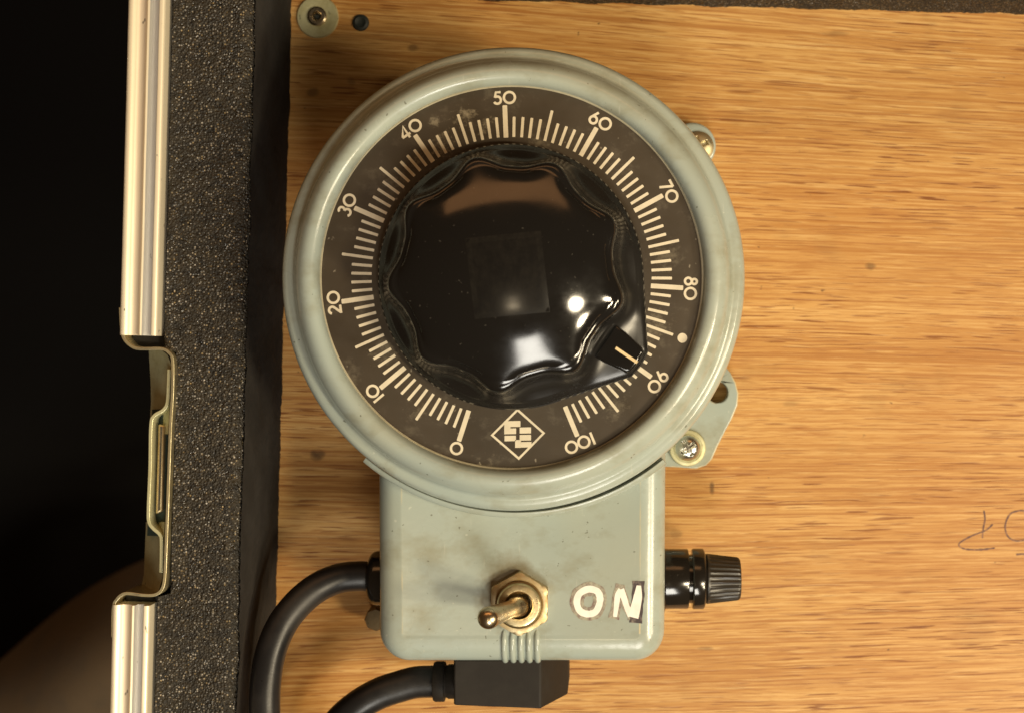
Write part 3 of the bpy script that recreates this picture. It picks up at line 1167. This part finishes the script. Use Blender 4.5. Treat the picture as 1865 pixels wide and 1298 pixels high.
# ---- fuse holder on the right flank
ZF = 27.0
fs = sc(ZF)
fy = P(0, 1053, ZF).y
fx = bx1 - 0.7
fuse = mk('fuse_holder', *lathe([(0, 0), (9.1, 0), (9.15, 0.8), (8.9, 1.1), (8.25, 1.2), (8.2, 2), (8.2, 7.3), (8.0, 7.6), (6.7, 7.65), (6.7, 8.6), (8.0, 8.65), (8.3, 9.0), (8.3, 11.6), (8.0, 12.0), (7.0, 12.3), (6.6, 12.8), (0, 12.8)],
                               (fx, fy, ZF), 'x', 96), FUSEM, var, smooth=40)
mk('seal_washer', *lathe([(8.4, -0.25), (9.4, -0.25), (9.4, 0.15), (8.4, 0.15)], (fx, fy, ZF), 'x', 72, closed=True), BRASS, fuse)


def flute(a, r, h):
    return r - (0.28 * (0.5 + 0.5 * math.cos(30 * a)) ** 0.6 if r > 5 and h > 13.3 and h < 21.6 else 0)


mk('fuse_cap', *lathe([(6.4, 12.4), (6.9, 12.8), (6.85, 13.2), (6.8, 13.6), (6.3, 17.6), (5.95, 21.0), (5.8, 21.5), (5.3, 21.9), (4.2, 22.0), (0, 22.0)], (fx, fy, ZF), 'x', 240, rfun=flute), CAPM, fuse, smooth=35)

# cord grommet on the left flank
gy = P(0, 1052, 27).y
mk('cord_grommet', *lathe([(0, -0.6), (7.4, -0.6), (7.5, 4.2), (7.3, 5.2), (6.6, 6.0), (5.6, 6.5), (4.9, 6.8), (4.3, 6.8), (0, 6.8)], (bx0 + 0.8, gy, 27), '-x', 64), FUSEM, var)

# ---- mounting lugs and screws
zl = 6.0
lug = [P(a, b, zl).xy for a, b in ((1190, 640), (1300, 655), (1318, 664), (1330, 678), (1340, 696), (1345, 716), (1343, 738), (1334, 760), (1322, 782), (1308, 810), (1297, 835), (1286, 847), (1268, 853), (1240, 851), (1190, 848))]
hole = circ(*P(1307, 714, zl).xy, 19.5 * sc(zl), 28)
v, f = prism([tuple(p) for p in lug], 0.15, zl, [hole])
lg = mk('mounting_lug', v, f, [PAINT, WORN], var, bevel=0.7, seg=3)
lg.modifiers['bevel'].material = 1
q = P(1261, 266, zl)
v, f = prism(circ(q.x, q.y, 43 * sc(zl), 40), 0.15, zl)
lg2 = mk('mounting_lug', v, f, PAINT, var, bevel=0.8, seg=3)


def screw_head(center, r, hgt, rot, mat, parent, cross=True):
    rows_, n_ = 26, 120
    vs, fs_ = [], []
    for k in range(rows_ + 1):
        t = 1 - k / rows_
        for i in range(n_):
            a_ = 2 * PI * i / n_
            rr = r * t
            z_ = hgt * (1 - t ** 3.2 * 0.85)
            x_, y_ = rr * math.cos(a_ - rot), rr * math.sin(a_ - rot)
            if cross:
                d_ = 0
                for (u, w_) in ((x_, y_), (y_, x_)):
                    e = min((0.17 * r - abs(w_)) / (0.05 * r), (0.66 * r - abs(u)) / (0.12 * r))
                    d_ = max(d_, min(1, max(0, e)))
                z_ -= d_ * hgt * 0.55
            vs.append(Vector(center) + Vector((rr * math.cos(a_), rr * math.sin(a_), z_)))
    for k in range(rows_):
        for i in range(n_):
            j = (i + 1) % n_
            fs_.append((k * n_ + i, k * n_ + j, (k + 1) * n_ + j, (k + 1) * n_ + i))
    base = len(vs)
    for i in range(n_):
        vs.append(Vector(center) + Vector((r * math.cos(2 * PI * i / n_), r * math.sin(2 * PI * i / n_), -0.3)))
    for i in range(n_):
        j = (i + 1) % n_
        fs_.append((base + i, base + j, j, i))
    return mk('screw', vs, fs_, mat, parent, smooth=40)


q = P(1253, 816, 9)
mk('washer', *lathe([(2.2, 6.02), (5.3, 6.02), (5.35, 6.5), (5.1, 7.1), (4.3, 7.25), (4.0, 7.0), (2.2, 7.0)], (q.x, q.y, 0), segs=64, closed=True), PASSIV, lg)
screw_head((q.x, q.y, 7.2), 3.75, 2.3, math.radians(33), BRIGHT, lg)
q = P(1273, 266, 8)
screw_head((q.x, q.y, 6.3), 4.4, 1.6, 0.4, ZINC, lg2)
q = P(684, 1128, 14)
mk('mounting_screw', *lathe([(0, 0.1), (3.4, 0.1), (3.4, 13), (3.0, 14.2), (0, 14.4)], (q.x, q.y, 0), segs=8), mat_metal('brown_screw', (0.16, 0.12, 0.07), 0.4, (0.07, 0.05, 0.03), 200), var, smooth=30)

# ---------------------------------------------------------------- cords and plug
cps = [(P(682, 1050, 27)), P(655, 1048, 27.5), P(618, 1052, 29), P(580, 1068, 31), P(545, 1096, 33), P(515, 1134, 35), P(495, 1180, 37), P(485, 1230, 38.5), P(482, 1285, 39.5), P(486, 1345, 40), P(497, 1420, 38), P(520, 1500, 32)]
cps[0].x = bx0 - 5.0
v, f = tube(smooth_path(cps, 10), 4.1, 24)
cord = mk('power_cord', v, f, RUBBER, smooth=60)
cord['label'] = 'black rubber cord looping from the side of the terminal box along the foam'
cord['category'] = 'cord'

zt = 40.0
px0, px1, px2 = P(822, 0, zt).x, P(985, 0, zt).x, P(1034, 0, 27).x
py0, py1 = P(0, 1284, zt).y, by0 - 1.2
plug = empty('plug', ((px0 + px1) / 2, (py0 + py1) / 2, 5), 'black moulded plug with chamfered end and cable under the switch edge', 'plug')
sec = [(px0 + 0.6, zt - 0.2), (px1, zt), (px2, 27.5), (px2, 7), (px0, 7)]
verts = [(x, py1, z) for x, z in sec] + [(x, py0 - (0.9 if abs(x - px1) < 1 else 0), z) for x, z in sec]
m_ = len(sec)
faces = [tuple(range(m_)), tuple(reversed(range(m_, 2 * m_)))] + [(m_ + i, m_ + (i + 1) % m_, (i + 1) % m_, i) for i in range(m_)]
mk('plug_body', verts, faces, PLUGM, plug, bevel=0.55, seg=3, smooth=30)
sy = P(0, 1240, 27).y
mk('strain_relief', *lathe([(0, -1), (4.7, -1), (4.7, 2.6), (4.4, 3.0), (4.4, 3.6), (5.4, 3.7), (5.5, 4.2), (5.5, 6.2), (5.2, 6.7), (4.4, 6.8), (0, 6.8)], (px0 + 0.5, sy, 27), '-x', 64), PLUGM, plug, smooth=40)
cp2 = [Vector((px0 - 5.5, sy, 27)), Vector((px0 - 11, sy - 0.2, 27)), P(728, 1249, 27), P(690, 1262, 27), P(652, 1284, 27), P(618, 1314, 26), P(590, 1355, 24), P(570, 1410, 20), P(560, 1480, 14)]
v, f = tube(smooth_path(cp2, 10), 4.35, 24)
mk('cable', v, f, RUBBER, plug, smooth=60)

# ---------------------------------------------------------------- blurred cloth below the case
zc = -420.0
n = 40
verts, faces = [], []
A_, B_ = P(-420, 1430, zc), P(420, 950, zc)
e1 = (B_ - A_)
e2 = Vector((e1.y, -e1.x, 0)).normalized() * 330
if e2.y > 0:
    e2 = -e2
for j in range(n + 1):
    for i in range(n + 1):
        u, w = i / n, j / n
        p = A_ + e1 * u + e2 * w
        h = 26 * math.sin(w * 9 + 1.5 * math.sin(u * 4)) * math.exp(-w * 0.7) + 30 * mnoise.noise(Vector((u * 3, w * 4, 1)))
        edge = min(1, w * 5)
        verts.append(p + Vector((0, 0, -70 + 70 * math.sin(edge * PI / 2) + h)) + e2 * 0.03 * math.sin(u * 7))
for j in range(n):
    for i in range(n):
        a = j * (n + 1) + i
        faces.append((a, a + n + 1, a + n + 2, a + 1))
k = len(verts)
verts += [v_ + Vector((0, 0, -3)) for v_ in verts]
faces += [tuple(reversed([i + k for i in q])) for q in faces]
cl = mk('brown_cloth', verts, faces, CLOTHM, smooth=80)
cl['label'] = 'dim brown cloth lying below the outside of the case rim'
cl['category'] = 'cloth'
